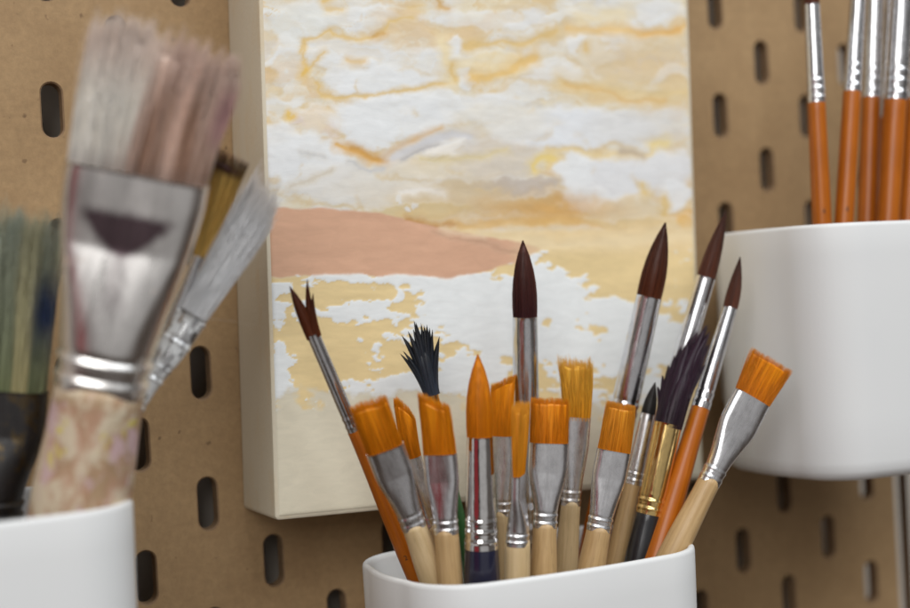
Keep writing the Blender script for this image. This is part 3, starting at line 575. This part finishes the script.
# 9 flat
cb('flat brush with wide square orange bristles and beech handle, at the cup centre', tip=(550, 399), Yt=-76, root_px=(549, 443), Yr=-76, fer=(545, 527), entry=(543, 574), Ye=-73, wb=40, wf=24, wh=28, flat=True, bthick=2.3, roll=4, bristle=b_flat(TAK, w1=5.3, t1=.8), ferrule='alu', handle='beech', hend=2.4)
# 8 narrow seen edge-on
cb('narrow brush seen edge-on with thin orange tuft and teardrop ferrule', tip=(521, 405), Yt=-80, root_px=(519, 475), Yr=-80, fer=(518, 545), entry=(517, 577), Ye=-78, wb=15, wf=26, wh=26, flat=5.0, bthick=1.2, roll=76, bristle=b_flat(TAK2, w1=5.0, t1=1.9, lenj=.08, jit=.03, wav=.03), ferrule='alu', handle='birch', hend=2.4)
# 6 big round
cb('big round orange-tipped brush with mirror-bright ferrule and navy handle', tip=(478, 356), Yt=-78, root_px=(480, 437), Yr=-78, fer=(482, 548), entry=(482, 580), Ye=-76, wb=27, wf=34, wh=36, bristle=b_round(TAK, g=2.6, bulge=.12, mat='br', n=600), ferrule='chrome', handle='navy', hend=2.8, rings=((.07, .045), (.16, .045), (.25, .03)))

# ------------------------------------------------------------------ brushes of the right cup
GR_ = 'orange-handled paintbrushes in the right cup'; BR = ((197, 282), (-85, -18))
def rb_(label, **k): return brush('paintbrush', label, GR_, 55.6 - 77, bounds=BR, ferrule='nickel', handle='orange', bristle=b_round(SAB, g=2.0, bulge=.12, n=200), rings=((.05, .05), (.14, .05), (.22, .04)), **k)
rb_('orange-handled brush standing alone, leftmost in the right cup', tip=(808, -34), Yt=-60, root_px=(812, 5), Yr=-60, fer=(817, 103), entry=(822, 224), Ye=-62, wb=15, wf=18, wh=19, mark=('4', 2.2))
rb_('orange-handled brush leaning right, second from the left in the right cup', tip=(863, -66), Yt=-62, root_px=(859, -22), Yr=-62, fer=(850, 92), entry=(844, 222), Ye=-64, wb=15, wf=18, wh=19, mark=('6', 2.2))
rb_('orange-handled brush in the middle of the row in the right cup', tip=(877, -70), Yt=-56, root_px=(875, -22), Yr=-56, fer=(869, 98), entry=(867, 222), Ye=-58, wb=17, wf=19, wh=20)
rb_('thickest orange-handled brush, right of the middle one in the right cup', tip=(906, -80), Yt=-66, root_px=(903, -28), Yr=-66, fer=(896, 101), entry=(888, 221), Ye=-68, wb=23, wf=23, wh=22)
rb_('orange-handled brush cut by the right edge of the photo', tip=(926, -80), Yt=-62, root_px=(924, -24), Yr=-62, fer=(916, 100), entry=(908, 221), Ye=-64, wb=19, wf=20, wh=20, mark=('2', 2.2))
rb_('orange-handled brush mostly hidden behind the row in the right cup', tip=(893, -50), Yt=-38, root_px=(891, -12), Yr=-38, fer=(884, 118), entry=(880, 221), Ye=-40, wb=13, wf=14, wh=15)

# ------------------------------------------------------------------ brushes of the left cup
GL = 'large used paintbrushes in the left cup'; BLb = ((-108, -23), (-85, -18))
def col_big(u, v, t, r):
    s = (vnoise(u * 5 + 20, t * 1.2, 5) + .5 * vnoise(u * 14, t * 2, 6)) / 1.5; white = np.array((.92, .86, .77)); brown = np.array((.47, .26, .17)); tan = np.array((.80, .56, .44)); pink = np.array((.66, .36, .35))
    k = sm(-.25, .05, u + (s - .5) * .5 - (t - .5) * .25)[:, None]; c = white * (1 - k) + (brown * (1 - sm(.35, .65, s))[:, None] + tan * sm(.35, .65, s)[:, None]) * k
    c = c * (1 - sm(.55, 1., t)[:, None] * .6) + np.array((.90, .70, .60)) * (sm(.55, 1., t)[:, None] * .6)
    p = (sm(.7, .95, u) * sm(.3, .5, t) * (1 - sm(.7, .9, t)))[:, None]; c = c * (1 - p) + pink * p
    d = (1 - sm(.02, .16 + .1 * s, t))[:, None] * .55; c = c * (1 - d) + np.array((.22, .15, .13)) * d
    return c * (.70 + .5 * np.asarray(r)[:, None])
def big_bristles(a, b, P1):
    top = lambda u: 1.05 - .08 * u + .012 * np.sin(u * 9) + .012 * np.sin(u * 17 + 1) - .10 * sm(.8, 1.05, u) - .05 * sm(-.85, -1.05, u)
    V, Fc, Cc = lock((0, 0, -1), P1, a * .97, b * .93, a * 1.12, b * .8, 'flat', 6500, .10, .5, .015, top, col_big, ex=.6, fill=True, lenj=.14, curl=.4, clump=(130, .55, .045, .05)); return V, Fc, Cc, 'br_soft'
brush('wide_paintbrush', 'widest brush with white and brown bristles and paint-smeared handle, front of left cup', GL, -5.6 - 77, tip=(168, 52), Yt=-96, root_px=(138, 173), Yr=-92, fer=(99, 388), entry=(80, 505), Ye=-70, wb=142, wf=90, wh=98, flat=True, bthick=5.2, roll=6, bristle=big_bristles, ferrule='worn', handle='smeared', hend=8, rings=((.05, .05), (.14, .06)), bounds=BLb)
def col_tip(u, v, t, r):
    k = sm(.80, .86, t)[:, None]; return (np.array((.78, .50, .14)) * (1 - k) + np.array((.045, .012, .014)) * k) * (.85 + .3 * np.asarray(r)[:, None])
brush('paintbrush', 'small flat golden brush with dark maroon tip, squeezed behind the widest brush', GL, -5.6 - 77, tip=(231, 157), Yt=-80, root_px=(200, 252), Yr=-70, fer=(165, 340), entry=(110, 478), Ye=-52, wb=11, wf=14, wh=16, flat=True, bthick=1.6, roll=15, bristle=b_flat(col_tip, w1=4.9, t1=1.2, slope=-.02, n=1200), ferrule='alu', handle='beech', bounds=BLb)
def col_w(u, v, t, r):
    c = np.array((.90, .885, .88)) * (.88 + .16 * np.asarray(r)[:, None]); k = sm(.80, 1, t)[:, None] * .3; return c * (1 - k) + np.array((.78, .66, .56)) * k
def soft_w(a, b, P1):
    top = lambda u: 1.0 + .01 * np.sin(u * 4) - .01 * np.sin(u * 11) - .10 * u - .02 * u * u; A = lock((0, 0, -1), P1, a * .95, b * .95, a * 1.5, b * 1.2, 'flat', 4200, .07, 0, .05, top, col_w, ex=.9, fill=True, lenj=.22, curl=.35, clump=(60, .6, .07, .10))
    S = lock((a * .6, 0, -1), (a * 9.6, 0, P1[2] * .30), .03, .03, .0, .0, 'round', 2, .05, 0, .0, None, col_w, g=3.)
    return (*join([A, S])[:3], 'br_soft')
brush('paintbrush', 'white-haired brush with crusted white ferrule leaning towards the canvas', GL, -5.6 - 77, tip=(263, 200), Yt=-66, root_px=(195, 312), Yr=-68, fer=(134, 408), entry=(88, 480), Ye=-64, wb=31, wf=19, wh=17, flat=True, bthick=3.4, roll=10, bristle=soft_w, ferrule='white_ferrule', handle='greyblue', rings=((.03, .12), (.30, .09), (.42, .06), (.68, .09), (.93, .10)), bounds=BLb)
def col_g(u, v, t, r):
    s = vnoise(u * 6 + 9, t * 1.5, 15); a = np.array((.20, .22, .105)); b = np.array((.33, .35, .27)); c = a * (1 - t[:, None]) + b * t[:, None]; k = sm(.55, .7, s)[:, None]; c = c * (1 - k) + np.array((.40, .35, .17)) * k * (1 - .4 * t[:, None]) + np.array((.38, .42, .36)) * k * .4 * t[:, None]
    k = (sm(.8, 1, t) * (s < .4))[:, None] * .7; c = c * (1 - k) + np.array((.24, .30, .27)) * k
    p = (sm(.62, .85, u) * sm(.25, .4, t) * (1 - sm(.6, .75, t)))[:, None]; c = c * (1 - p) + np.array((.02, .035, .10)) * p
    return c * (.8 + .75 * np.asarray(r)[:, None])
def green_b(a, b, P1):
    top = lambda u: 1 + .02 * np.sin(u * 6) + .03 * np.sin(u * 19); V, Fc, Cc = lock((0, 0, -1), P1, a * .95, b * .95, a * 1.06, b * .9, 'flat', 4200, .12, .6, .02, top, col_g, ex=.6, fill=True, lenj=.14, curl=.45, clump=(70, .6, .05, .06)); return V, Fc, Cc, 'br_soft'
brush('wide_paintbrush', 'wide brush with grey-green stained bristles and black crusted ferrule, cut by left edge', GL, -5.6 - 77, tip=(-2, 222), Yt=-50, root_px=(-12, 388), Yr=-46, fer=(-22, 520), entry=(-24, 545), Ye=-42, wb=118, wf=84, wh=70, flat=True, bthick=6, roll=5, bristle=green_b, ferrule='dark_ferrule', handle='black', hend=7, bounds=BLb)
for w in WARN: print('BOUNDS', w)

# ------------------------------------------------------------------ light: a soft window up to the left behind the photographer, and the room around
def area(name, loc, target, sx, sy, power, col):
    l = bpy.data.lights.new(name, 'AREA'); l.shape = 'RECTANGLE'; l.size = sx; l.size_y = sy; l.energy = power; l.color = col
    o = bpy.data.objects.new(name, l); C.objects.link(o); o.location = loc; d = Vector(target) - Vector(loc); o.rotation_euler = d.to_track_quat('-Z', 'Y').to_euler(); return o
area('window_light', (.34, -.80, .98), (.08, 0, 0), 1.0, .9, 13.8, (.94, .975, 1.0))
area('side_window_light', (-.75, -1.25, .75), (.0, 0, .05), .9, .9, 13, (1.0, .985, .96))
w = bpy.data.worlds.new('World'); bpy.context.scene.world = w; w.use_nodes = True; nt = w.node_tree; bg = nt.nodes['Background']
tc = node(nt, 'ShaderNodeTexCoord')
def lobe(d, c0, c1):
    d = Vector(d).normalized(); vm = node(nt, 'ShaderNodeVectorMath', operation='DOT_PRODUCT'); nt.links.new(tc.outputs['Generated'], vm.inputs[0]); vm.inputs[1].default_value = d
    r = node(nt, 'ShaderNodeMapRange'); r.interpolation_type = 'SMOOTHSTEP'; nt.links.new(vm.outputs['Value'], r.inputs[0]); r.inputs[1].default_value = c0; r.inputs[2].default_value = c1; return r.outputs[0]
sep = node(nt, 'ShaderNodeSeparateXYZ'); nt.links.new(tc.outputs['Generated'], sep.inputs[0])
mr = node(nt, 'ShaderNodeMapRange'); nt.links.new(sep.outputs['Z'], mr.inputs[0]); mr.inputs[1].default_value = -.5; mr.inputs[2].default_value = .8
c = mix(nt, mr.outputs[0], (.15, .11, .085), (.58, .58, .57))
c = mix(nt, lobe((-.87, -.48, -.08), .955, .968), c, (.55, .07, .08))         # someone in a red shirt behind the camera
c = mix(nt, lobe((-.12, -1, -.10), .80, .95), c, (.98, .95, .93))             # pale glow added behind the camera to brighten the flat ferrules
c = mix(nt, lobe((-.66, -.75, -.05), .990, .996), c, (.06, .05, .05))
nt.links.new(c, bg.inputs['Color']); bg.inputs['Strength'].default_value = .38

# ------------------------------------------------------------------ camera
cd = bpy.data.cameras.new('Camera'); cam = bpy.data.objects.new('Camera', cd); C.objects.link(cam); bpy.context.scene.camera = cam
cd.sensor_width = 36; cd.lens = F / 910 * 36; cd.clip_start = .01; cd.clip_end = 50
loc = np.array([CP[0], CP[2], -CP[1]]) * MM; up = -cam_down; bk = -cam_fwd
cam.matrix_world = Matrix([[cam_right[i], up[i], bk[i], loc[i]] for i in range(3)] + [[0, 0, 0, 1]])
cd.dof.use_dof = True; cd.dof.focus_distance = .406; cd.dof.aperture_fstop = 5.1; cd.dof.aperture_blades = 7
s = bpy.context.scene; s.render.engine = 'CYCLES'; s.view_settings.view_transform = 'Standard'; s.view_settings.look = 'None'; s.view_settings.exposure = -0.1; s.view_settings.gamma = 1
s.render.resolution_x = 1024; s.render.resolution_y = 684
